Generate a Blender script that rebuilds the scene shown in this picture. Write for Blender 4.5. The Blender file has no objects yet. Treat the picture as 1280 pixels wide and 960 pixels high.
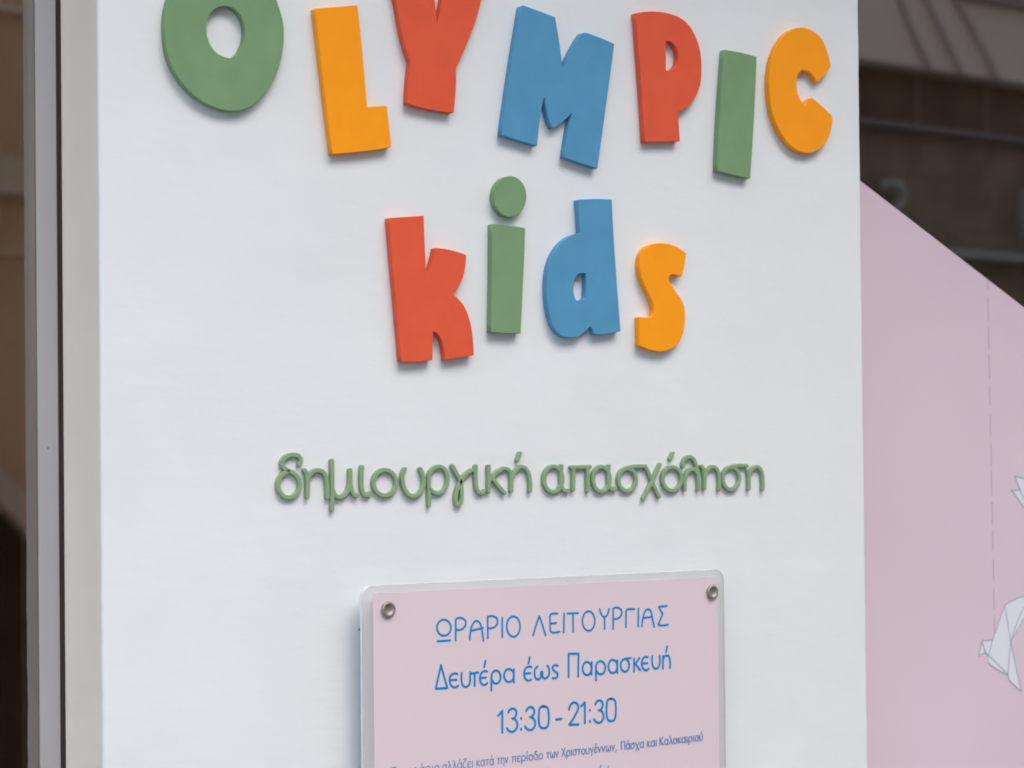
import bpy, bmesh, math, random
from mathutils import Vector, Matrix
random.seed(7)
C = bpy.context.scene.collection
S = bpy.context.scene

# ------------------------------------------------------------------ camera
F_PX, CX, CY = 2600.0, 640.0, 555.0          # focal length and principal point in px of a 1280-wide picture
YAW, PITCH, ROLL = math.atan(2600.0/3671.0), 0.014, 0.010
Z0 = 2.25
CAM = Vector((-Z0*math.sin(YAW), -Z0*math.cos(YAW), 1.60))
fwd = Vector((math.cos(PITCH)*math.sin(YAW), math.cos(PITCH)*math.cos(YAW), math.sin(PITCH)))
rt0 = Vector((math.cos(YAW), -math.sin(YAW), 0))
up0 = rt0.cross(fwd)
rt = rt0*math.cos(ROLL) - up0*math.sin(ROLL)
up = up0*math.cos(ROLL) + rt0*math.sin(ROLL)
cam = bpy.data.cameras.new('camera')
cam.sensor_width = 36.0
cam.lens = F_PX/1280*36
cam.shift_y = (CY-480)/1280
cam.clip_start = 0.05
cam.clip_end = 500
cam.dof.use_dof = True
cam.dof.focus_distance = 2.22
cam.dof.aperture_fstop = 8
co = bpy.data.objects.new('camera', cam)
m3 = Matrix((rt, up, -fwd)).transposed()
co.matrix_world = Matrix.Translation(CAM) @ m3.to_4x4()
C.objects.link(co)
S.camera = co

# ------------------------------------------------------------------ sky, sun, exposure
SUN_EL, SUN_AZ = math.radians(57), math.radians(6)     # over the far side of the street
w = bpy.data.worlds.new('World'); S.world = w; w.use_nodes = True
nt = w.node_tree
sky = nt.nodes.new('ShaderNodeTexSky'); sky.sky_type = 'NISHITA'; sky.sun_disc = False
sky.sun_elevation = SUN_EL; sky.sun_rotation = math.radians(180-6)
sky.dust_density = 3.5; sky.ozone_density = 1.0; sky.air_density = 1.0
nt.links.new(sky.outputs[0], nt.nodes['Background'].inputs[0])
nt.nodes['Background'].inputs[1].default_value = 0.15
sl = bpy.data.lights.new('sun', 'SUN'); sl.energy = .8; sl.angle = math.radians(85); sl.color = (1, .985, .965)
so = bpy.data.objects.new('sun', sl); C.objects.link(so)
sdir = Vector((math.sin(SUN_AZ)*math.cos(SUN_EL), -math.cos(SUN_AZ)*math.cos(SUN_EL), math.sin(SUN_EL)))
so.rotation_euler = sdir.to_track_quat('Z', 'Y').to_euler()
S.view_settings.view_transform = 'Standard'
S.view_settings.look = 'None'
S.view_settings.gamma = 1
S.cycles.filter_width = 1.8
S.view_settings.exposure = 1.2

# ------------------------------------------------------------------ measuring helpers
GLASS_Y = 0.0                                          # outer face of the shop glazing; the sign wall's face is Y = 0
def onto(u, v, Y):
    """the point of the plane Y = const that a line of sight through picture point (u, v) meets"""
    d = fwd + rt*((u-CX)/F_PX) + up*(-(v-CY)/F_PX)
    return CAM + d*((Y-CAM.y)/d.y)
# depth of the pier: its side face is seen from 79 to 125 px
WL = (onto(122, 0, 0).x + onto(129, 960, 0).x)/2
WR = (onto(1073, 0, 0).x + onto(1085, 960, 0).x)/2
DEPTH = .02
while onto(79.3, 480, DEPTH).x < WL: DEPTH += .0002
GLASS_Y = DEPTH + .0058                                  # outer face of the shop glazing; the sign wall's face is Y = 0
def across(u, v, Y=-5.0):
    """the spot on the far side of the street that is mirrored in the glazing at (u, v)"""
    p = onto(u, v, 2*GLASS_Y - Y)
    return Vector((p.x, Y, p.z))

# ------------------------------------------------------------------ materials
def mat(name, col, rough=.6, bump=None, spec=.5, metal=0, var=0, varscale=30, coat=0):
    m = bpy.data.materials.new(name); m.use_nodes = True
    n = m.node_tree.nodes; l = m.node_tree.links
    b = n['Principled BSDF']
    b.inputs['Base Color'].default_value = (*col, 1)
    b.inputs['Roughness'].default_value = rough
    b.inputs['Metallic'].default_value = metal
    b.inputs['Specular IOR Level'].default_value = spec
    b.inputs['Coat Weight'].default_value = coat
    tc = n.new('ShaderNodeTexCoord')
    if var:
        no = n.new('ShaderNodeTexNoise'); no.inputs['Scale'].default_value = varscale; no.inputs['Detail'].default_value = 5
        rr = n.new('ShaderNodeMapRange'); rr.inputs['From Min'].default_value = .3; rr.inputs['From Max'].default_value = .7
        rr.inputs['To Min'].default_value = 1-var; rr.inputs['To Max'].default_value = 1+var
        mx = n.new('ShaderNodeVectorMath'); mx.operation = 'SCALE'; mx.inputs[0].default_value = col
        l.new(tc.outputs['Object'], no.inputs['Vector']); l.new(no.outputs['Fac'], rr.inputs['Value'])
        l.new(rr.outputs[0], mx.inputs['Scale']); l.new(mx.outputs[0], b.inputs['Base Color'])
    if bump:
        prev = None
        for (sc, stren, stretch, dist) in bump:
            mp = n.new('ShaderNodeMapping'); mp.inputs['Scale'].default_value = stretch
            no = n.new('ShaderNodeTexNoise'); no.inputs['Scale'].default_value = sc; no.inputs['Detail'].default_value = 6
            bp = n.new('ShaderNodeBump'); bp.inputs['Strength'].default_value = stren; bp.inputs['Distance'].default_value = dist
            l.new(tc.outputs['Object'], mp.inputs['Vector']); l.new(mp.outputs[0], no.inputs['Vector'])
            l.new(no.outputs['Fac'], bp.inputs['Height'])
            if prev: l.new(prev.outputs[0], bp.inputs['Normal'])
            prev = bp
        l.new(prev.outputs[0], b.inputs['Normal'])
    return m

def glassy(name, tint, refl, ior=1.5, refl_col=(1, 1, 1), rough=0.0):
    """clear or coated pane: see-through plus a mirror share that grows at a grazing angle"""
    m = bpy.data.materials.new(name); m.use_nodes = True
    n = m.node_tree.nodes; l = m.node_tree.links
    n.remove(n['Principled BSDF'])
    t = n.new('ShaderNodeBsdfTransparent'); t.inputs[0].default_value = (*tint, 1)
    g = n.new('ShaderNodeBsdfGlossy'); g.inputs['Roughness'].default_value = rough; g.inputs['Color'].default_value = (*refl_col, 1)
    fr = n.new('ShaderNodeFresnel'); fr.inputs['IOR'].default_value = ior
    mr = n.new('ShaderNodeMapRange'); mr.inputs['To Min'].default_value = refl; mr.inputs['To Max'].default_value = 1
    mx = n.new('ShaderNodeMixShader')
    l.new(fr.outputs[0], mr.inputs['Value']); l.new(mr.outputs[0], mx.inputs[0])
    l.new(t.outputs[0], mx.inputs[1]); l.new(g.outputs[0], mx.inputs[2])
    l.new(mx.outputs[0], n['Material Output'].inputs[0])
    return m

PAINTB = [(55, .10, (1, 1, 1), .0006), (420, .12, (.25, 1, 1), .0004)]
M = {}
M['green'] = mat('green_paint', (.185, .325, .165), .55, PAINTB, .2, var=.05)
M['orange'] = mat('orange_paint', (.96, .345, .010), .5, PAINTB, .2, var=.025)
M['red'] = mat('red_paint', (.73, .108, .048), .5, PAINTB, .2, var=.05)
M['blue'] = mat('blue_paint', (.088, .30, .50), .5, PAINTB, .2, var=.05)
M['script'] = mat('script_green', (.25, .36, .215), .5, PAINTB, .2, var=.06)
M['white'] = mat('white_wall_paint', (.74, .79, .805), .6,
                 [(7, .20, (1, 1, 1), .006), (120, .32, (.22, 1, 1), .0007), (38, .40, (.6, 1, 1), .0010), (700, .2, (1, 1, 1), .0003)], .25, var=.02, varscale=7)
M['reveal'] = mat('cream_reveal_paint', (.93, .86, .775), .55, [(90, .3, (1, 1, .06), .0008), (40, .3, (1, 1, 1), .001)], .3, var=.03, varscale=8)  # cream paint, lightened to make up for the weak light on this side
M['alu'] = mat('grey_coated_aluminium', (.41, .415, .415), .42, [(300, .05, (1, 1, .05), .0003)], .5, metal=.1, var=.03, varscale=5)
M['seal'] = mat('dark_rubber', (.085, .070, .062), .7, [(80, .3, (1, 1, 1), .0005)])
M['mark'] = mat('faded_mark', (.25, .24, .23), .8)
M['pink'] = mat('pink_film', (.69, .58, .655), .34, [(4, .25, (1, 1, .4), .006), (25, .1, (1, 1, .5), .001)], .45, var=.035, varscale=3)
M['dash'] = mat('printed_grey_violet', (.38, .32, .42), .5)
M['bird'] = mat('printed_pale_blue', (.72, .77, .84), .42)
M['birdline'] = mat('printed_outline', (.33, .35, .46), .5)
M['plaque'] = mat('pink_printed_layer', (.71, .61, .65), .3, [(14, .06, (1, 1, 1), .001)], .5, var=.012, varscale=9)
M['ink'] = mat('blue_ink', (.0, .235, .55), .6, spec=.15)
M['smallink'] = mat('blue_small_ink', (.12, .27, .52), .6, spec=.15)
M['steel'] = mat('brushed_steel', (.36, .32, .29), .58, [(600, .2, (1, 1, 1), .0002)], metal=.75)
M['acrylic'] = glassy('clear_acrylic', (.97, .975, .975), .02, 1.49)
_t = M['acrylic'].node_tree; _d = _t.nodes.new('ShaderNodeBsdfTranslucent'); _d.inputs[0].default_value = (.93, .94, .95, 1)
_e = _t.nodes.new('ShaderNodeBsdfDiffuse'); _e.inputs[0].default_value = (.9, .91, .92, 1)
_m0 = _t.nodes.new('ShaderNodeMixShader'); _m0.inputs[0].default_value = .9
_m1 = _t.nodes.new('ShaderNodeMixShader'); _m1.inputs[0].default_value = .46  # white share mixed in to brighten the clear rim over its shadow
_src = _t.nodes['Material Output'].inputs[0].links[0].from_socket
_t.links.new(_d.outputs[0], _m0.inputs[1]); _t.links.new(_e.outputs[0], _m0.inputs[2])
_t.links.new(_src, _m1.inputs[1]); _t.links.new(_m0.outputs[0], _m1.inputs[2]); _t.links.new(_m1.outputs[0], _t.nodes['Material Output'].inputs[0])
M['acrylic_edge'] = mat('acrylic_cut_edge', (.76, .78, .79), .25)
M['pane_left'] = glassy('clear_shop_glass', (.34, .31, .27), .24, 1.5, (1, .97, .93), .03)
M['pane'] = glassy('coated_shop_glass', (.34, .31, .27), .40, 1.5, (1, .97, .93), .028)

# ------------------------------------------------------------------ object helpers
def tag(o, label=None, cat=None, group=None, kind=None):
    if label: o['label'] = label
    if cat: o['category'] = cat
    if group: o['group'] = group
    if kind: o['kind'] = kind
    return o
def link(name, me, m, parent=None, loc=None):
    o = bpy.data.objects.new(name, me)
    if m and not me.materials: me.materials.append(m)
    C.objects.link(o)
    if parent: o.parent = parent
    if loc is not None: o.location = loc
    return o
def empty(name, loc):
    o = bpy.data.objects.new(name, None); o.empty_display_size = .05; C.objects.link(o); o.location = loc
    return o
def box_mesh(name, lo, hi, bevel=0, seg=2):
    bm = bmesh.new()
    bmesh.ops.create_cube(bm, size=1)
    for v in bm.verts:
        v.co = Vector([lo[i] + (v.co[i]+.5)*(hi[i]-lo[i]) for i in range(3)])
    if bevel:
        bmesh.ops.bevel(bm, geom=bm.edges[:], offset=bevel, segments=seg, affect='EDGES', profile=.6)
    me = bpy.data.meshes.new(name); bm.to_mesh(me); bm.free()
    return me
def box(name, lo, hi, m, parent=None, bevel=0):
    """box given in world coordinates, child of an Empty whose location is taken off"""
    off = Vector(parent.location) if parent else (Vector(lo)+Vector(hi))/2
    me = box_mesh(name, Vector(lo)-off, Vector(hi)-off, bevel)
    if parent: return link(name, me, m, parent)
    return link(name, me, m, None, off)

def catmull(pts, closed, n=7):
    """pts: (x, y) smooth or (x, y, 1) corner"""
    P = [Vector(p[:2]) for p in pts]; K = [len(p) > 2 for p in pts]; N = len(P); out = []
    rng = N if closed else N-1
    for i in range(rng):
        a, b = P[i], P[(i+1) % N]
        ka, kb = K[i], K[(i+1) % N]
        if not closed:
            if i == 0: ka = True
            if i+1 == N-1: kb = True
        if ka and kb:
            out.append(a); continue
        L = (b-a).length
        def tan(j, k, first):
            if k: return None
            p, q, r = P[(j-1) % N], P[j], P[(j+1) % N]
            d = (r-p)
            return d.normalized()*L if d.length > 1e-9 else (b-a)
        ta = tan(i, ka, True); tb = tan((i+1) % N, kb, False)
        if ta is None: ta = (b-a)*2 - tb
        if tb is None: tb = (b-a)*2 - ta
        for s in range(n):
            t = s/n; t2 = t*t; t3 = t2*t
            out.append(a*(2*t3-3*t2+1) + ta*(t3-2*t2+t)*1.0 + b*(-2*t3+3*t2) + tb*(t3-t2))
    if not closed: out.append(P[-1])
    return out

def plate(name, contours, thick, m, parent=None, loc=None, bevel=.00035, front=None):
    """solid plate cut to contours (lists of world X, Z), its face at Y = front, going back by thick"""
    cu = bpy.data.curves.new(name, 'CURVE'); cu.dimensions = '2D'; cu.fill_mode = 'BOTH'
    allp = [p for c in contours for p in c]
    cx = sum(p[0] for p in contours[0])/len(contours[0]); cz = sum(p[1] for p in contours[0])/len(contours[0])
    for c in contours:
        sp = cu.splines.new('POLY'); sp.points.add(len(c)-1); sp.use_cyclic_u = True
        for q, p in zip(sp.points, c): q.co = (p[0]-cx, p[1]-cz, 0, 1)
    cu.bevel_depth = bevel; cu.bevel_resolution = 1; cu.offset = -bevel
    cu.extrude = thick/2 - bevel
    tmp = bpy.data.objects.new('tmp', cu); C.objects.link(tmp)
    dg = bpy.context.evaluated_depsgraph_get()
    me = bpy.data.meshes.new_from_object(tmp.evaluated_get(dg))
    C.objects.unlink(tmp); bpy.data.objects.remove(tmp)
    me.transform(Matrix.Rotation(math.pi/2, 4, 'X'))
    me.name = name
    me.materials.clear()
    base = Vector((cx, front + thick/2, cz))
    if parent: base = base - Vector(parent.location)
    return link(name, me, m, parent, base)

def sweep(bm, pts, prof, closed=False, caps=True):
    """sweep a cross-section (list of (side offset, Y)) along pts (X, Z); round ends"""
    n = len(pts); rows = []
    def nrm(i):
        if closed: a, b = pts[(i-1) % n], pts[(i+1) % n]
        else: a, b = pts[max(i-1, 0)], pts[min(i+1, n-1)]
        d = Vector((b[0]-a[0], b[1]-a[1]))
        if d.length < 1e-9: d = Vector((1, 0))
        d.normalize(); return Vector((-d.y, d.x)), d
    def row(c, nv, along, d, k):
        return [bm.verts.new((c[0]+nv.x*s*k+d.x*along, y, c[1]+nv.y*s*k+d.y*along)) for s, y in prof]
    hw = max(s for s, y in prof)
    for i in range(n):
        nv, d = nrm(i)
        if not closed and i == 0 and caps:
            for a in (85, 60, 30):
                rows.append(row(pts[0], nv, -hw*math.sin(math.radians(a)), d, math.cos(math.radians(a))))
        rows.append(row(pts[i], nv, 0, d, 1))
        if not closed and i == n-1 and caps:
            for a in (30, 60, 85):
                rows.append(row(pts[-1], nv, hw*math.sin(math.radians(a)), d, math.cos(math.radians(a))))
    m = len(prof)
    R = len(rows)
    for i in range(R if closed else R-1):
        a, b = rows[i], rows[(i+1) % R]
        for j in range(m):
            bm.faces.new((a[j], a[(j+1) % m], b[(j+1) % m], b[j]))
    if not closed:
        bm.faces.new(rows[0]); bm.faces.new(rows[-1][::-1])
def ellipse(cx, cy, rx, ry, n=28, rot=0):
    return [(cx+rx*math.cos(2*math.pi*i/n)*math.cos(rot)-ry*math.sin(2*math.pi*i/n)*math.sin(rot),
             cy+rx*math.cos(2*math.pi*i/n)*math.sin(rot)+ry*math.sin(2*math.pi*i/n)*math.cos(rot)) for i in range(n)]
def strokes_mesh(name, strokes, org, sc, Y, width, thick, parent, m, bev=.0008, step=.00004):
    """strokes in measured picture points -> strips of real width and thickness lying on the plane"""
    bm = bmesh.new()
    for k, st in enumerate(strokes):
        if st[0] == 'E':
            pts = ellipse(*st[1:]); cl = True
        else:
            cl = False; pts = [tuple(p) for p in catmull(st, False, 5)] if len(st) > 2 else st
        w = []
        for p in pts:
            q = onto(org[0]+p[0]/sc, org[1]+p[1]/sc, Y-thick)
            w.append((q.x, q.z))
        t = thick + step*k; h = width/2; b = min(bev, h*.6, t*.8)
        prof = [(-h, Y), (-h, Y-t+b), (-h+b*.35, Y-t+b*.35), (-h+b, Y-t), (h-b, Y-t), (h-b*.35, Y-t+b*.35), (h, Y-t+b), (h, Y)]
        if thick < .0007: prof = [(-h, Y), (-h, Y-t), (h, Y-t), (h, Y)]
        sweep(bm, w, prof, cl)
    bmesh.ops.recalc_face_normals(bm, faces=bm.faces[:])
    c = sum((v.co for v in bm.verts), Vector())/len(bm.verts)
    off = Vector((c.x, Y, c.z))
    for v in bm.verts: v.co -= off
    me = bpy.data.meshes.new(name); bm.to_mesh(me); bm.free()
    return link(name, me, m, parent, off - (Vector(parent.location) if parent else Vector()))

# ------------------------------------------------------------------ the place: ground, sign wall, glazing
asph = mat('asphalt', (.06, .06, .062), .9, [(200, .6, (1, 1, 1), .01)], var=.25, varscale=12)
pave = mat('pavement', (.33, .32, .31), .85, [(60, .5, (1, 1, 1), .006)], var=.15, varscale=3)
tag(box('ground', (-60, -60, -.6), (60, 60, -.15), asph), kind='structure')
tag(box('road', (-60, -3.6, -.15), (60, -1.5, -.146), asph), kind='structure')
tag(box('pavement', (-60, -1.5, -.15), (60, 8, 0), pave, bevel=.01), kind='structure')
tag(box('pavement', (-60, -8, -.15), (60, -3.6, 0), pave, bevel=.01), kind='structure')

ZT = 2.95
wall = empty('sign_wall', ((WL+WR)/2, .04, 0))
tag(wall, 'white painted wall pier carrying the colourful letters and the pink notice', 'wall')
# face with slightly uneven hand-plastered arrises
def pier():
    bm = bmesh.new()
    nz = 260
    zs = [0.0 + ZT*i/nz for i in range(nz+1)]
    prof = []
    r = .0022
    def jit(z, s): return (math.sin(z*37+s)*.35+math.sin(z*91+s*2)*.3+math.sin(z*233+s*3)*.35)*.00045*(1.6 if z < 1.5 else .8)
    rows = []
    for z in zs:
        jl, jr = jit(z, 1), jit(z, 5)
        pts = [(WL, DEPTH), (WL+jl*.4, r*1.4), (WL+jl+r*.3, r*.4), (WL+r+jl, 0), (WR-r+jr, 0), (WR-r*.3+jr, r*.4), (WR+jr*.4, r*1.4), (WR, DEPTH), (WR, .16), (WL+.012, .16), (WL+.012, DEPTH)]
        rows.append([bm.verts.new((x-wall.location.x, y-wall.location.y, z)) for x, y in pts])
    n = len(rows[0])
    for i in range(nz):
        for j in range(n):
            f = bm.faces.new((rows[i][j], rows[i][(j+1) % n], rows[i+1][(j+1) % n], rows[i+1][j]))
            f.material_index = 1 if j in (0,) else 0
            f.smooth = j in (1, 2, 4, 5)
    bm.faces.new(rows[0][::-1]); bm.faces.new(rows[-1])
    bmesh.ops.recalc_face_normals(bm, faces=bm.faces[:])
    me = bpy.data.meshes.new('plaster'); bm.to_mesh(me); bm.free()
    me.materials.append(M['white']); me.materials.append(M['reveal'])
    return me
link('plaster', pier(), None, wall)

# left window: slim grey aluminium jamb, shadow gap, pane
FY = DEPTH + .004
fx0 = onto(47.0, 480, FY).x; fx1 = onto(72.9, 480, FY).x
lw = empty('shop_window', (fx0, GLASS_Y, 0))
tag(lw, 'shop window with a grey aluminium frame left of the white wall, brown reflections in it', 'window')
box('frame', (fx0, FY, .35), (fx1, FY+.003, ZT), M['alu'], lw, bevel=.0008)
box('backing_profile', (fx0+.0003, FY+.0032, .35), (fx1-.0005, FY+.05, ZT), mat('bronze_profile', (.07, .05, .035), .6), lw)
box('seal', (fx1+.0003, FY+.006, .35), (WL+.0115, FY+.05, ZT), M['seal'], lw)
box('pane', (fx0-1.6, GLASS_Y, .40), (fx0-.0005, GLASS_Y+.008, ZT-.04), M['pane_left'], lw)
box('frame', (fx0-1.66, FY, .35), (fx0-1.601, FY+.05, ZT), M['alu'], lw, bevel=.0012)
box('sill', (fx0-1.60, FY, .35), (fx0-.0008, FY+.05, .399), M['alu'], lw, bevel=.0012)
box('head', (fx0-1.60, FY, ZT-.039), (fx0-.0008, FY+.05, ZT), M['alu'], lw, bevel=.0012)
# right window
rw = empty('shop_window', (WR+.8, GLASS_Y, 0))
tag(rw, 'dark mirroring shop window right of the white wall, above the pink film', 'window')
box('pane', (WR-.02, GLASS_Y, .40), (WR+1.8, GLASS_Y+.008, ZT-.04), M['pane'], rw)
box('frame', (WR+1.801, FY, .35), (WR+1.86, FY+.05, ZT), M['alu'], rw, bevel=.0012)
box('sill', (WR+.0005, FY, .35), (WR+1.80, FY+.05, .399), M['alu'], rw, bevel=.0012)
box('head', (WR+.0005, FY, ZT-.039), (WR+1.80, FY+.05, ZT), M['alu'], rw, bevel=.0012)
# the rooms behind the glazing
dark = mat('room_paint', (.09, .06, .04), .8, var=.2, varscale=2)
tag(box('room_floor', (-4, .14, .30), (5, 4, .345), dark), kind='structure')
tag(box('room_back_wall', (-4, 4, .3), (5, 4.1, 3.2), dark), kind='structure')
tag(box('room_ceiling', (-4, .17, 3.05), (5, 4, 3.1), dark), kind='structure')
tag(box('room_side_wall', (-4.1, .14, .3), (-4, 4.1, 3.2), dark), kind='structure')
tag(box('room_side_wall', (5, .14, .3), (5.1, 4.1, 3.2), dark), kind='structure')
# shop front around it: plinth below the windows, storey above
stor = mat('upper_storey_render', (.55, .53, .50), .8, [(60, .4, (1, 1, 1), .004)], var=.06)
front = empty('shop_building', (0, .2, 0))
tag(front, 'rendered shop building that frames the windows and the white wall pier', 'building')
box('plinth', (-6, FY+.002, 0), (WL-.001, .14, .349), stor, front)
box('plinth', (WR+.001, FY+.002, 0), (8, .14, .349), stor, front)
box('upper_wall', (-6, .02, ZT+.001), (8, .20, 6.4), stor, front)
box('side_wall', (-6, FY+.002, .35), (fx0-1.661, .14, ZT), stor, front)
box('side_wall', (WR+1.861, FY+.002, .35), (8, .14, ZT), stor, front)

box('added_shade_slab', (-6, -.55, ZT+.02), (8, .019, ZT+.14), stor, front, bevel=.01)  # unseen slab, added to shade the upper part of the white wall

# ------------------------------------------------------------------ cut-out letters
T = .0085
FRONT = -T - .0004
def cut(org, sc, contour, closed=True):
    out = []
    for p in catmull(contour, True, 7):
        q = onto(org[0]+p[0]/sc, org[1]+p[1]/sc, FRONT)
        out.append((q.x, q.z))
    return out
def corners(l): return [(x, y, 1) for x, y in l]
def letter(label, m, org, sc, contours, group='cut-out letters of the two big rows'):
    o = plate('cutout_letter', [cut(org, sc, c) for c in contours], T, M[m], front=FRONT)
    tag(o, label, 'letter', group); return o

letter('big green letter O at the start of the upper row, its top cropped', 'green', (180, 0), 4.3636, [
    [(430, -205), (560, -185), (650, -115), (705, -40), (740, 50), (760, 130), (763, 200), (755, 290), (725, 400), (680, 480), (620, 550), (560, 590), (490, 604), (400, 590), (300, 540),
     (230, 475), (170, 395), (135, 315), (118, 225), (114, 130), (125, 30), (155, -50), (210, -125), (300, -185)],
    [(435, 33), (490, 45), (530, 90), (550, 150), (548, 215), (525, 275), (495, 307), (458, 315), (400, 290), (360, 240), (341, 170), (350, 100), (385, 50)]])
letter('orange letter L between the green O and the red Y', 'orange', (370, 0), 4.3625, [
    [(103, 47, 1), (335, 28, 1), (349, 150), (372, 400), (388, 583, 1), (495, 577, 1), (508, 690), (520, 803, 1), (360, 826), (199, 839, 1), (150, 450), (122, 210)]])
letter('big red letter Y in the upper row, with both arms cropped', 'red', (370, 0), 4.3625, [
    [(476, -245, 1), (735, -265, 1), (745, -100), (757, 0), (771, 132, 1), (797, 0), (822, -130), (845, -272, 1), (1078, -255, 1), (1050, -120), (1012, 0), (985, 100), (940, 220), (872, 375, 1),
     (872, 480), (860, 615, 1), (730, 596), (607, 564, 1), (613, 450), (625, 338, 1), (580, 190), (545, 0), (510, -120)]])
letter('blue letter M in the upper row, tilted to the right', 'blue', (600, 0), 4.3636, [
    [(224, 34, 1), (237, 29, 1), (410, 93, 1), (432, 225), (452, 378, 1), (500, 272), (553, 184, 1), (585, 180), (733, 240, 1), (712, 400), (641, 919, 1), (459, 857, 1), (491, 658), (507, 612, 1),
     (450, 665), (397, 698, 1), (372, 640), (352, 524, 1), (332, 620), (312, 796, 1), (118, 736, 1), (165, 400)]])
letter('red letter P in the upper row, between the blue M and the green I', 'red', (770, 0), 4.0, [
    [(99, 66, 1), (200, 57), (290, 75), (350, 110), (395, 175), (422, 260), (428, 350), (420, 430), (390, 500), (350, 540), (312, 556, 1), (315, 630), (320, 706, 1), (145, 709, 1), (125, 400)],
    [(249, 207, 1), (275, 208), (298, 232), (312, 278), (305, 320), (285, 345), (262, 353), (250, 350, 1)]])
letter('green letter I in the upper row, a plain bar right of the red P', 'green', (0, 0), 1.0, [
    [(905.8, 62.2, 1), (925, 65.5), (945.8, 70.8, 1), (943, 140), (937.8, 223, 1), (917, 218.5), (896.9, 213.4, 1), (900, 140)]])
letter('orange letter C at the right end of the upper row', 'orange', (770, 0), 4.0, [
    [(925, 137), (975, 150), (1025, 190), (1052, 245), (1074, 330, 1), (1050, 368), (1003, 411, 1), (985, 375), (960, 355), (932, 352), (912, 370), (903, 410), (905, 450), (918, 492), (948, 527, 1),
     (960, 502), (980, 488, 1), (1030, 530), (1080, 578, 1), (1078, 640), (1050, 710), (1010, 750), (965, 765), (920, 757), (870, 725), (820, 655), (785, 570), (770, 480), (768, 380), (785, 280), (820, 205), (870, 153)]])
letter('red letter k at the start of the lower row', 'red', (460, 210), 3.6923, [
    [(97, 231, 1), (257, 220, 1), (262, 350), (269, 490, 1), (283, 472), (296, 430), (310, 369, 1), (380, 378), (453, 401, 1), (447, 470), (430, 525), (392, 583, 1), (425, 612), (455, 660), (478, 740), (488, 864, 1),
     (420, 876), (356, 886, 1), (352, 845), (342, 800), (325, 770), (312, 758), (300, 757, 1), (298, 886, 1), (225, 894), (154, 893, 1), (128, 600), (110, 400)]])
# letter i: bar and dot
pI = onto(633, 418, 0)
li = empty('cutout_letter', (pI.x, 0, pI.z))
tag(li, 'green letter i with its round dot, second in the lower row', 'letter', 'cut-out letters of the two big rows')
plate('bar', [cut((0, 0), 1.0, [(615.2, 279.8, 1), (635, 281.5), (656.7, 285.2, 1), (654.5, 340), (650.9, 416.8, 1), (632, 416.5), (613.7, 415.2, 1), (615, 340)])], T, M['green'], li, front=FRONT)
plate('dot', [cut((0, 0), 1.0, ellipse(637.8, 245.6, 20.3, 25.6, 40))], T, M['green'], li, front=FRONT)
letter('blue letter d in the lower row, between the green i and the orange s', 'blue', (660, 230), 4.1727, [
    [(262, 82, 1), (350, 78), (438, 81, 1), (446, 250), (458, 430), (483, 768, 1), (415, 781), (347, 785, 1), (338, 760), (325, 742, 1), (300, 767), (262, 795), (210, 800), (165, 783), (130, 735), (107, 650), (98, 550),
     (105, 450), (130, 370), (170, 310), (220, 272), (274, 256, 1), (268, 170)],
    [(303, 466, 1), (264, 470), (246, 492), (238, 530), (240, 575), (254, 606), (278, 606), (302, 590, 1), (304, 530)]])
letter('orange letter s at the end of the lower row', 'orange', (660, 230), 4.1727, [
    [(700, 308), (765, 322), (824, 362, 1), (816, 425), (801, 482, 1), (775, 474), (748, 473), (735, 490), (742, 515), (772, 562), (804, 610), (818, 660), (816, 740), (797, 808), (760, 852), (700, 873), (640, 864), (581, 840, 1),
     (581, 765), (580, 693, 1), (610, 696), (640, 698, 1), (656, 675), (657, 640), (640, 588), (605, 520), (586, 462), (584, 400), (600, 348), (640, 317)]])

# small old fixing marks
for (u, v, Y, rr, par) in ((449, 787, 0, .0012, wall), (60, 560, FY, .0010, lw)):
    q = onto(u, v, Y)
    plate('fixing_mark', [[(q.x+a_, q.z+b_) for a_, b_ in ellipse(0, 0, rr, rr*1.25, 10)]], .0004, M['mark'], par, front=Y-.0004, bevel=.0001)

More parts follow.
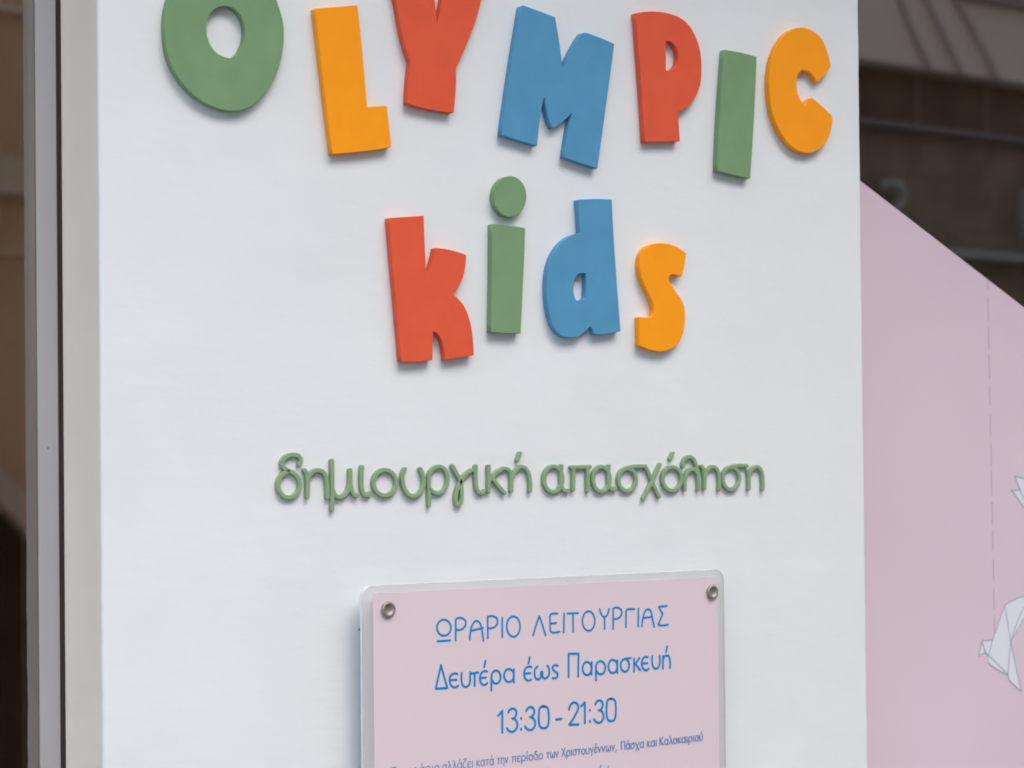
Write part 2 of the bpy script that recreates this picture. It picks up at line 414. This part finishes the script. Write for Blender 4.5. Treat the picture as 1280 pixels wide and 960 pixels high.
# ------------------------------------------------------------------ green script line (two strips of joined letters)
SW, ST = .0047, .0044
A, sA = (330, 550), 4.0
B, sB = (640, 550), 3.8788
def word(label, items, anchor):
    p = onto(anchor[0], anchor[1], 0)
    t = empty('script_word', (p.x, 0, p.z))
    tag(t, label, 'lettering', 'green script words under the big letters')
    for k, (nm, org, sc, st) in enumerate(items):
        strokes_mesh(nm, st, org, sc, -.0002-.00012*(k % 3), SW, ST + .00025*(k % 2), t, M['script'], bev=.0008, step=.00013)
    return t
word('longer green script word at the left, hand-drawn Greek letters joined in a line', [
    ('letter', A, sA, [[(180, 122), (187, 98), (172, 78), (142, 74), (110, 87), (93, 112), (98, 135), (120, 150), (150, 165), (176, 195), (182, 232), (172, 262), (150, 282), (125, 288), (98, 278), (76, 245), (76, 205), (92, 178), (120, 158)]]),
    ('letter', A, sA, [[(206, 152), (217, 172), (221, 225), (220, 282)], [(222, 205), (238, 168), (268, 151), (298, 160), (314, 190), (320, 235), (321, 285)]]),
    ('letter', A, sA, [[(343, 104), (344, 230), (344, 350)], [(347, 250), (365, 280), (390, 284), (415, 265), (430, 230), (434, 152)], [(434, 190), (438, 235), (448, 266), (466, 279)]]),
    ('letter', A, sA, [[(493, 136), (491, 230), (500, 265), (515, 277), (533, 266)]]),
    ('letter', A, sA, [['E', 608, 214, 57, 64][0:0] or ('E', 608, 214, 57, 64)][0:1]),
    ('letter', A, sA, [[(707, 146), (696, 178), (698, 218), (714, 258), (740, 280), (770, 275), (794, 248), (803, 212), (798, 178), (785, 146)]]),
    ('letter', A, sA, [[(829, 325), (828, 260), (828, 200), (834, 165), (855, 140), (885, 134), (910, 152), (921, 190), (915, 230), (895, 258), (868, 266), (838, 250)]]),
    ('letter', A, sA, [[(946, 130), (966, 168), (986, 208), (991, 255), (990, 300), (976, 325), (963, 305), (966, 260), (988, 205), (1015, 170), (1042, 152)]]),
    ('letter', A, sA, [[(1062, 132), (1062, 200), (1068, 245), (1085, 265), (1104, 256)]]),
    ('letter', A, sA, [[(1127, 132), (1127, 258)], [(1200, 142), (1165, 165), (1138, 196)], [(1146, 192), (1175, 230), (1205, 264)]]),
    ('letter', (0, 0), 1.0, [[(633.5, 586), (638.5, 590), (640, 600), (640, 613.5)], [(640.5, 599), (645, 589), (652, 583.5), (659, 587), (662.8, 597), (663.2, 613.5)]]),
    ('accent', B, sB, [[(42, 66), (31, 96)]]),
], (500, 620))
word('shorter green script word at the right, hand-drawn Greek letters joined in a line', [
    ('letter', B, sB, [('E', 203, 190, 45, 62), [(243, 127), (241, 200), (250, 238), (275, 245)]]),
    ('letter', B, sB, [[(292, 132), (380, 130)], [(302, 140), (300, 240)], [(369, 138), (371, 246)]]),
    ('letter', B, sB, [('E', 437, 190, 41, 60), [(473, 127), (472, 200), (482, 236), (505, 235)]]),
    ('letter', B, sB, [('E', 563, 193, 43, 54), [(555, 138), (600, 128), (638, 128)]]),
    ('letter', B, sB, [[(650, 128), (668, 165), (690, 220), (716, 274)], [(720, 120), (690, 185), (641, 284)]]),
    ('letter', B, sB, [('E', 780, 188, 46, 57)]),
    ('accent', B, sB, [[(783, 66), (771, 90)]]),
    ('letter', B, sB, [[(834, 128), (840, 98), (860, 82), (882, 90), (896, 125), (905, 170), (908, 238)], [(842, 240), (844, 185), (858, 152), (880, 142), (898, 158)]]),
    ('letter', B, sB, [[(922, 128), (934, 150), (937, 235)], [(938, 175), (955, 142), (978, 130), (1000, 148), (1008, 190), (1008, 238)]]),
    ('letter', B, sB, [('E', 1066, 186, 40, 54), [(1062, 132), (1100, 124), (1142, 126)]]),
    ('letter', B, sB, [[(1148, 150), (1152, 190), (1152, 237)], [(1155, 172), (1170, 140), (1192, 130), (1212, 150), (1219, 190), (1219, 238)]]),
], (820, 615))

# ------------------------------------------------------------------ acrylic notice on stand-offs
PT = .0045; PFY = -.0232
def xz(u, v, Y=PFY): p = onto(u, v, Y); return p
xl, xr = xz(453, 800).x, xz(906.3, 800).x
zt = (xz(470, 732.1).z + xz(890, 711.2).z)/2
il, ir = xz(466.6, 800).x, xz(897.6, 800).x
it = (xz(480, 741.2).z + xz(880, 721).z)/2
zb = zt - .34; ib = zb + (zt-it)
pq = empty('notice_plaque', ((xl+xr)/2, 0, zb))
tag(pq, 'pink opening-hours notice with blue Greek text, clear acrylic plate on round metal stand-offs', 'sign')
def rrect(x0, x1, z0, z1, r, n=8):
    out = []
    for cx, cz, a0 in ((x1-r, z1-r, 0), (x0+r, z1-r, 90), (x0+r, z0+r, 180), (x1-r, z0+r, 270)):
        for i in range(n+1):
            a = math.radians(a0+90*i/n); out.append((cx+r*math.cos(a), cz+r*math.sin(a)))
    return out
ac = plate('acrylic_plate', [rrect(xl, xr, zb, zt, .013)], PT, M['acrylic'], pq, front=PFY+.0005, bevel=.0007)
ac.data.materials.append(M['acrylic_edge'])
for f in ac.data.polygons:
    if abs(f.normal.y) < .9: f.material_index = 1 if abs(f.normal.y) < .3 else 0
plate('printed_face', [rrect(il, ir, ib, it, .004)], .0004, M['plaque'], pq, front=PFY, bevel=.0001)
sc_pts = [(xz(484.4, 762.3), 1), (xz(889.4, 739.2), 1)]
z_s = sum(p.z for p, _ in sc_pts)/2
off = zt - z_s
def lathe(name, prof, loc, m, parent, n=32):
    """profile (radius, Y) turned about the Y axis"""
    bm = bmesh.new(); rows = []
    for r, y in prof:
        rows.append([bm.verts.new((r*math.cos(2*math.pi*i/n), y, r*math.sin(2*math.pi*i/n))) for i in range(n)])
    for a, b in zip(rows, rows[1:]):
        for i in range(n):
            f = bm.faces.new((a[i], a[(i+1) % n], b[(i+1) % n], b[i])); f.smooth = True
    bm.faces.new(rows[0]); bm.faces.new(rows[-1][::-1])
    bmesh.ops.recalc_face_normals(bm, faces=bm.faces[:])
    me = bpy.data.meshes.new(name); bm.to_mesh(me); bm.free()
    return link(name, me, m, parent, Vector(loc)-Vector(parent.location))
for (px, _) in sc_pts:
    for z in (z_s, zb+off):
        cap = lathe('screw_cap', [(.0045, -.0001), (.0076, -.0003), (.0083, -.0012), (.0081, -.0026), (.0070, -.0036), (.0056, -.0036), (.0048, -.0024), (.0030, -.0016), (.0004, -.0014)], (px.x, PFY, z), M['steel'], pq)
        lathe('standoff', [(.0088, 0), (.0088, .0176), (.006, .0179)], (px.x, -.0182, z), M['steel'], pq)

PY = PFY - .00005
def printed(label, org, sc, st, wpx, m='ink'):
    o = strokes_mesh('printed_line', st, org, sc, PY, wpx/1150, .0002, pq, M[m], step=.000004)
    return o
# heading line
L1 = [('E', 120, 357, 70, 80), [(55, 492), (182, 484)], [(238, 275), (238, 485)], [(238, 275), (270, 259), (315, 268), (340, 308), (325, 350), (285, 378), (240, 375)],
      [(380, 475), (385, 400), (402, 335), (440, 289), (480, 312), (500, 385), (515, 487)], [(385, 390), (510, 358)],
      [(556, 250), (560, 465)], [(556, 250), (600, 240), (645, 260), (657, 300), (635, 345), (590, 362), (560, 360)],
      [(703, 260), (703, 450)], ('E', 815, 345, 67, 102), [(1012, 434), (1040, 340), (1072, 240)], [(1074, 242), (1105, 330), (1136, 434)],
      [(1255, 216), (1200, 218), (1182, 235), (1182, 320), (1186, 390), (1210, 406), (1275, 396)], [(1187, 315), (1242, 310)]]
L1b = [[(122, 215), (118, 405)], [(155, 215), (262, 210)], [(210, 212), (212, 400)], ('E', 367, 290, 62, 98), [(478, 170), (497, 228), (525, 250), (552, 228), (570, 170)], [(525, 250), (527, 370)],
       [(612, 170), (612, 370)], [(612, 165), (650, 155), (690, 175), (699, 215), (670, 258), (615, 268)], [(740, 352), (741, 230), (743, 185), (760, 173), (825, 170)], [(865, 168), (862, 345)],
       [(900, 345), (910, 260), (935, 188), (965, 172), (990, 197), (1005, 270), (1022, 350)], [(912, 262), (1005, 245)],
       [(1150, 138), (1067, 148)], [(1067, 148), (1108, 222)], [(1108, 222), (1062, 322)], [(1062, 325), (1095, 334), (1160, 325)]]
def shift(st, org, sc):
    out = []
    for s in st:
        if s[0] == 'E': out.append(('E', org[0]+s[1]/sc, org[1]+s[2]/sc, s[3]/sc, s[4]/sc))
        else: out.append([(org[0]+p[0]/sc, org[1]+p[1]/sc) for p in s])
    return out
printed('heading', (0, 0), 1, shift(L1, (540, 740), 8) + shift(L1b, (690, 740), 8), 2.55)
L2 = [[(170, 172), (118, 408)], [(118, 408), (234, 400)], [(234, 400), (170, 172)],
      [(335, 262), (300, 255), (265, 280), (258, 330), (275, 378), (310, 394), (342, 376)], [(262, 322), (325, 318)],
      [(378, 250), (376, 330), (392, 378), (425, 388), (455, 360), (462, 300), (462, 242)], [(475, 255), (542, 245)], [(507, 252), (507, 380)],
      [(632, 236), (595, 234), (565, 270), (562, 325), (590, 367), (634, 352)], [(566, 300), (620, 295)], [(615, 130), (602, 190)],
      [(675, 425), (674, 350), (674, 290)], ('E', 721, 290, 46, 65), ('E', 850, 275, 49, 65), [(899, 212), (899, 345)],
      [(1075, 190), (1035, 190), (1006, 225), (1005, 285), (1030, 322), (1072, 316)], [(1008, 256), (1065, 250)], [(1058, 92), (1046, 155)],
      [(1135, 185), (1108, 225), (1110, 285), (1138, 314), (1168, 292), (1178, 235), (1188, 290), (1215, 304), (1248, 272), (1252, 215), (1235, 178)]]
L2b = [[(130, 245), (98, 238), (80, 262), (98, 293), (126, 315), (122, 350), (80, 358)], [(232, 350), (232, 130)], [(232, 130), (326, 128)], [(326, 130), (322, 345)],
       ('E', 405, 268, 42, 62), [(450, 207), (448, 325)], [(490, 380), (489, 320), (489, 265)], ('E', 533, 260, 44, 62), ('E', 648, 248, 42, 62), [(691, 190), (690, 308)],
       ('E', 762, 238, 40, 60), [(762, 176), (818, 170)], [(848, 175), (848, 295)], [(900, 168), (858, 228)], [(862, 224), (906, 285)],
       [(977, 160), (942, 164), (923, 200), (926, 258), (955, 284), (986, 270)], [(926, 222), (974, 218)], [(1020, 150), (1020, 225), (1038, 264), (1068, 264), (1088, 228), (1088, 150)],
       [(1120, 150), (1120, 268)], [(1121, 185), (1142, 150), (1170, 148), (1185, 185), (1185, 262)], [(1160, 60), (1148, 112)]]
printed('days', (0, 0), 1, shift(L2, (530, 810), 8) + shift(L2b, (680, 800), 7.529), 2.8)
L3 = [[(97, 186), (135, 140)], [(135, 140), (135, 345)], [(192, 155), (222, 120), (258, 128), (268, 170), (248, 205), (228, 212)], [(228, 212), (262, 228), (277, 280), (250, 328), (212, 336), (180, 305)],
      [(312, 208), (312, 216)], [(312, 308), (312, 316)], [(360, 142), (392, 105), (426, 115), (436, 158), (415, 192), (396, 198)], [(396, 198), (430, 214), (444, 268), (418, 314), (378, 316), (350, 285)],
      [(525, 97), (560, 112), (571, 160), (571, 245), (558, 290), (525, 303), (492, 290), (480, 245), (480, 160), (490, 112), (525, 97)], [(642, 222), (692, 215)],
      [(765, 128), (782, 78), (820, 62), (850, 95), (838, 150), (766, 268)], [(766, 270), (852, 268)], [(876, 96), (912, 60)], [(912, 60), (912, 255)],
      [(960, 131), (960, 139)], [(960, 236), (960, 244)], [(1010, 78), (1040, 42), (1072, 54), (1080, 95), (1062, 128), (1042, 134)], [(1042, 134), (1076, 150), (1088, 205), (1062, 246), (1026, 248), (998, 218)],
      [(1160, 25), (1193, 40), (1203, 90), (1202, 175), (1190, 222), (1160, 236), (1128, 222), (1117, 175), (1117, 90), (1128, 40), (1160, 25)]]
printed('hours', (0, 0), 1, shift(L3, (610, 870), 7.529), 3.0)
# small line, single-stroke glyphs: (width, strokes), x-height 1
def arc(cx, cy, rx, ry, a0, a1, n=8):
    return [(cx+rx*math.cos(math.radians(a0+(a1-a0)*i/n)), cy+ry*math.sin(math.radians(a0+(a1-a0)*i/n))) for i in range(n+1)]
RO = arc(.4, .5, .38, .5, 0, 360, 14)
def acc(x): return [(x+.08, 1.65), (x-.05, 1.25)]
G = {
 'Τ': (.9, [[(.02, 1.5), (.88, 1.5)], [(.45, 1.5), (.45, 0)]]),
 'ο': (.8, [RO]),
 'ω': (1.1, [[(.2, 1), (.05, .6), (.1, .15), (.3, 0), (.5, .2), (.54, .6), (.6, .2), (.8, 0), (1.0, .15), (1.05, .6), (.9, 1)]]),
 'ρ': (.8, [RO, [(.03, .5), (.03, -.5)]]),
 'α': (.85, [RO, [(.8, 1), (.8, 0)]]),
 'ι': (.25, [[(.12, 1), (.12, 0)]]),
 'λ': (.75, [[(.1, 1.5), (.25, 1.4), (.7, 0)], [(.4, .85), (.05, 0)]]),
 'ζ': (.7, [[(.1, 1.5), (.65, 1.5), (.2, 1.0), (.05, .5), (.2, .1), (.55, .02), (.6, -.2), (.4, -.4)]]),
 'ε': (.65, [[(.6, .9), (.35, 1), (.08, .8), (.1, .55), (.4, .52)], [(.1, .5), (.04, .2), (.3, 0), (.62, .1)]]),
 'κ': (.7, [[(.08, 1), (.08, 0)], [(.62, 1), (.1, .5)], [(.2, .55), (.66, 0)]]),
 'τ': (.7, [[(0, 1), (.7, 1)], [(.35, 1), (.35, 0)]]),
 'η': (.75, [[(.08, 1), (.08, 0)], [(.08, .7), (.35, 1), (.66, .8), (.68, -.4)]]),
 'ν': (.7, [[(.02, 1), (.35, 0)], [(.35, 0), (.68, 1)]]),
 'π': (.85, [[(0, 1), (.85, 1)], [(.18, 1), (.18, 0)], [(.68, 1), (.68, 0)]]),
 'δ': (.8, [RO, [(.5, .95), (.2, 1.3), (.35, 1.5), (.65, 1.45)]]),
 'σ': (.9, [RO, [(.4, 1), (.9, 1)]]),
 'υ': (.75, [[(.05, 1), (.05, .35), (.3, 0), (.6, .15), (.7, .5), (.68, 1)]]),
 'γ': (.75, [[(.02, 1), (.36, .1), (.36, -.45)], [(.7, 1), (.36, .1)]]),
 'χ': (.8, [[(.02, 1), (.76, -.5)], [(.74, 1), (.04, -.5)]]),
 'Χ': (.95, [[(.05, 1.5), (.9, 0)], [(.88, 1.5), (.05, 0)]]),
 'Π': (1.0, [[(.1, 0), (.1, 1.5)], [(.1, 1.5), (.9, 1.5)], [(.9, 1.5), (.9, 0)]]),
 'Κ': (.9, [[(.1, 0), (.1, 1.5)], [(.82, 1.5), (.12, .7)], [(.25, .8), (.86, 0)]]),
 ',': (.3, [[(.18, .05), (.05, -.35)]]),
}
for a, b in (('ά', 'α'), ('έ', 'ε'), ('ί', 'ι'), ('ύ', 'υ')):
    G[a] = (G[b][0], G[b][1] + [acc(G[b][0]/2)])
words = [('Το', 490, 502.5), ('ωράριο', 507, 549), ('αλλάζει', 553, 591.5), ('κατά', 595.7, 617), ('την', 621.4, 635), ('περίοδο', 640, 678.5), ('των', 683.3, 698),
         ('Χριστουγέννων,', 702, 771), ('Πάσχα', 776, 804.7), ('και', 808.8, 821), ('Καλοκαιριού', 824.4, 878.5)]
small = []
for wd, x0, x1 in words:
    tot = sum(G[c][0]+.22 for c in wd)-.22
    k = (x1-x0)/tot; x = x0
    for c in wd:
        xh = 7.2 - (x-490)/388*.8
        for st in G[c][1]:
            small.append([(x+p[0]*k, 956.3-(x+p[0]*k-610)*.1165 - p[1]*xh) for p in st])
        x += (G[c][0]+.22)*k
small += [[(751.2, 956.6), (749.6, 962)], [(760.6, 957.6), (759.2, 963)]]
printed('small', (0, 0), 1, small, 1.05, 'smallink')

# ------------------------------------------------------------------ pink window film with dashed line and paper birds
PG = GLASS_Y - .0004
fp = [onto(1040, 198.7, PG), onto(1420, 485.6, PG), onto(1420, 1150, PG), onto(1040, 1150, PG)]
film = empty('window_film', (fp[0].x, PG, fp[2].z))
tag(film, 'pale pink film with slanting top edge and paper birds on the right window', 'window film')
fp[1].x = fp[2].x; zbm = min(fp[2].z, fp[3].z)
plate('film_sheet', [[(fp[0].x, fp[0].z), (fp[1].x, fp[1].z), (fp[1].x, zbm), (fp[0].x, zbm)]], .0004, M['pink'], film, front=PG, bevel=.00005)
ys = [(348, 362), (372, 400), (410, 436), (444, 474), (482, 507), (519, 545), (555, 582), (589, 619), (628, 655), (664, 689), (700, 725), (736, 761), (770, 790)]
for y0, y1 in ys:
    f = lambda y: 1234.3 + (y-348)*.0205
    strokes_mesh('dash', [[(f(y0), y0), (f(y1), y1)]], (0, 0), 1, PG-.00003, .0013, .0001, film, M['dash'])
def bird(org, sc, polys, lines):
    c = onto(org[0]+polys[0][0][0]/sc, org[1]+polys[0][0][1]/sc, PG)
    k = 0
    ob = None
    for pl in polys:
        pts = [onto(org[0]+x/sc, org[1]+y/sc, PG) for x, y in pl]
        o = plate('printed_bird' if ob is None else 'paper_fold', [[(p.x, p.z) for p in pts]], .0001, M['bird'], film if ob is None else None, front=PG-.00013-k*.000012, bevel=.00001)
        if ob is None: ob = o
        else:
            o.parent = ob; o.location = o.location - ob.location - film.location
        k += 1
    o = strokes_mesh('outline', lines, org, sc, PG-.0003, .0011, .0001, None, M['birdline'], step=.00001)
    o.parent = ob; o.location = o.location - ob.location - film.location
bird((1210, 720), 6.0, [
    [(275, 222), (185, 480), (155, 595), (300, 735), (320, 490)],
    [(275, 222), (345, 178), (430, 148), (560, 170), (430, 300), (320, 490)],
    [(320, 490), (355, 660), (400, 865), (310, 785), (300, 735)],
    [(105, 485), (185, 480), (155, 595), (135, 572)],
    [(105, 485), (80, 600), (128, 572)],
    [(150, 645), (190, 682), (298, 742), (155, 600)]],
    [[(275, 222), (185, 480)], [(185, 480), (155, 595)], [(155, 595), (300, 735)], [(275, 222), (296, 340), (320, 490)], [(320, 490), (300, 735)], [(275, 222), (345, 178), (430, 148)],
     [(430, 148), (560, 170)], [(320, 490), (430, 300)], [(320, 490), (372, 340), (420, 235)], [(320, 490), (355, 660)], [(355, 660), (400, 865)], [(400, 865), (310, 785)], [(310, 785), (300, 735)],
     [(105, 485), (185, 480)], [(105, 485), (80, 600)], [(80, 600), (128, 572)], [(105, 485), (128, 572)], [(128, 572), (155, 598)], [(150, 645), (190, 682), (298, 742)]])
bird((1240, 570), 9.6, [
    [(270, 242), (400, 275), (560, 330), (480, 420), (340, 412), (300, 310)],
    [(225, 418), (340, 412), (480, 420), (460, 640), (384, 612), (310, 510)]],
    [[(270, 242), (400, 275)], [(400, 275), (560, 330)], [(270, 242), (300, 310)], [(300, 310), (340, 412)], [(225, 415), (340, 412)], [(225, 418), (270, 450), (310, 510), (384, 612)], [(384, 612), (460, 640)],
     [(340, 412), (384, 520)]])

# ------------------------------------------------------------------ far side of the street (seen mirrored in the glazing)
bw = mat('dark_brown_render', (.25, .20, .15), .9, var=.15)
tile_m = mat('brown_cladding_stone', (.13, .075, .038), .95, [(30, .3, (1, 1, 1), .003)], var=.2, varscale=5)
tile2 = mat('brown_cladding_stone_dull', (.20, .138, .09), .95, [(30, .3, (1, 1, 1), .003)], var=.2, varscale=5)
grey = mat('grey_fascia', (.55, .445, .35), .6, var=.04)
cable = mat('dark_cable', (.40, .33, .29), .6)
ledge = mat('stone_ledge', (.19, .15, .12), .7, var=.1)
tan = mat('tan_render', (.70, .44, .24), .85, [(40, .4, (1, 1, 1), .004)], var=.1, varscale=1.5)
sgn = mat('sign_letter_grey', (.27, .245, .22), .5)
opp = empty('street_building', (4, -5.2, 0))
tag(opp, 'brown clad building across the street, seen as a reflection in the dark window', 'building')
box('facade', (-2.3, -9, 0), (14, -5.12, 6.2), bw, opp)
a = across(1075, 77); b = across(1280, 104)
zf = (a.z+b.z)/2
x0, x1 = across(1040, 80).x, across(1420, 100).x
box('fascia', (x0-.6, -5.12, zf), (x1, -4.98, zf+.62), grey, opp, bevel=.005)
box('eaves', (across(1190, 5).x, -5.12, across(1240, 8).z), (x1, -4.93, zf+1.2), bw, opp)
for (p, q, r) in (((1127, -6), (1143, 40), (1165, 84)), ((1157, -6), (1182, 45), (1203, 91)), ((1192, -6), (1222, 45), (1248, 98))):
    bm = bmesh.new()
    pts = [across(*t_, Y=-4.96) for t_ in (p, q, r)]
    cc = [(v.x, v.y) for v in catmull([(t_.x, t_.z) for t_ in pts], False, 6)]
    sweep(bm, cc, [(-.009, -4.972), (-.009, -4.956), (.009, -4.956), (.009, -4.972)])
    bmesh.ops.recalc_face_normals(bm, faces=bm.faces[:])
    for v in bm.verts: v.co -= Vector(opp.location)
    me = bpy.data.meshes.new('cable'); bm.to_mesh(me); bm.free()
    link('cable', me, cable, opp)
zs = [zf, across(1170, 160).z, across(1170, 220).z]
hrow = zs[1]-zs[2]
zs += [zs[2]-hrow, zs[2]-2*hrow, zs[2]-3*hrow]
xj, xk = across(1170, 120).x, across(1256, 130).x
wt = xk-xj
for i in range(5):
    for j in range(-3, 4):
        g = .005
        x = xj + j*wt + (0 if i % 2 == 0 else (0 if i < 2 else .5*wt))
        dy = random.uniform(0, .006)
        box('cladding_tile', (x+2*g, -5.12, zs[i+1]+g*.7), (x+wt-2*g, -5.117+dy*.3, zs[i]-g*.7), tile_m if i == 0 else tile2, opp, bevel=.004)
box('ledge', (x0-.6, -5.097, zs[1]-.012), (x1, -5.02, zs[1]+.012), ledge, opp, bevel=.003)
zr = across(1240, 320).z
box('rail', (x0-.6, -5.097, zr-.02), (x1, -4.98, zr+.02), sgn, opp, bevel=.004)
def sign_glyph(st, wd):
    bm = bmesh.new()
    for s in st:
        pts = [across(u, v, -5.04) for u, v in s]
        c2 = [(v.x, v.y) for v in catmull([(t_.x, t_.z) for t_ in pts], False, 6)] if len(pts) > 2 else [(t_.x, t_.z) for t_ in pts]
        sweep(bm, c2, [(-wd, -5.05), (-wd, -5.03), (wd, -5.03), (wd, -5.05)])
    bmesh.ops.recalc_face_normals(bm, faces=bm.faces[:])
    for v in bm.verts: v.co -= Vector(opp.location)
    me = bpy.data.meshes.new('sign_letter'); bm.to_mesh(me); bm.free()
    link('sign_letter', me, sgn, opp)
sign_glyph([[(1104, 232), (1116, 227), (1127, 233), (1129, 246), (1124, 256), (1112, 262)]], .018)
sign_glyph([[(1280, 240), (1281, 290)]], .02)
# left part of the mirrored view
lx0, lx1 = across(-160, 400).x, across(110, 400).x
zz = lambda v: across(20, v).z
box('tan_wall', (lx0, -5.12, zz(640)), (lx1, -5.04, zz(-80)), tan, opp)
box('band', (lx0, -5.039, zz(232)), (lx1, -5.01, zz(196)), mat('grey_tan_band', (.68, .52, .35), .8), opp)
box('ledge', (lx0, -5.039, zz(243)), (lx1, -4.98, zz(234)), mat('pale_moulding', (.78, .60, .45), .7), opp, bevel=.003)
box('ledge', (lx0, -5.039, zz(16)), (lx1, -5.0, zz(5)), mat('pale_moulding_upper', (.75, .58, .45), .7), opp, bevel=.003)
box('ledge', (lx0, -5.039, zz(320)), (lx1, -5.02, zz(314)), mat('dull_moulding', (.74, .52, .30), .7), opp)
box('doorway', (lx0, -5.12, .05), (lx1, -5.045, zz(640)-.002), mat('dark_doorway', (.085, .042, .018), .9, var=.5, varscale=3), opp)
bm = bmesh.new()
ps = [across(-60, 548, -4.9), across(80, 690, -4.9)]
sweep(bm, [(p.x, p.z) for p in ps], [(-.045, -4.95), (-.045, -4.88), (.045, -4.88), (.045, -4.95)])
bmesh.ops.recalc_face_normals(bm, faces=bm.faces[:])
for v in bm.verts: v.co -= Vector(opp.location)
me = bpy.data.meshes.new('handrail'); bm.to_mesh(me); bm.free()
link('handrail', me, mat('tan_handrail', (.75, .54, .38), .6), opp)
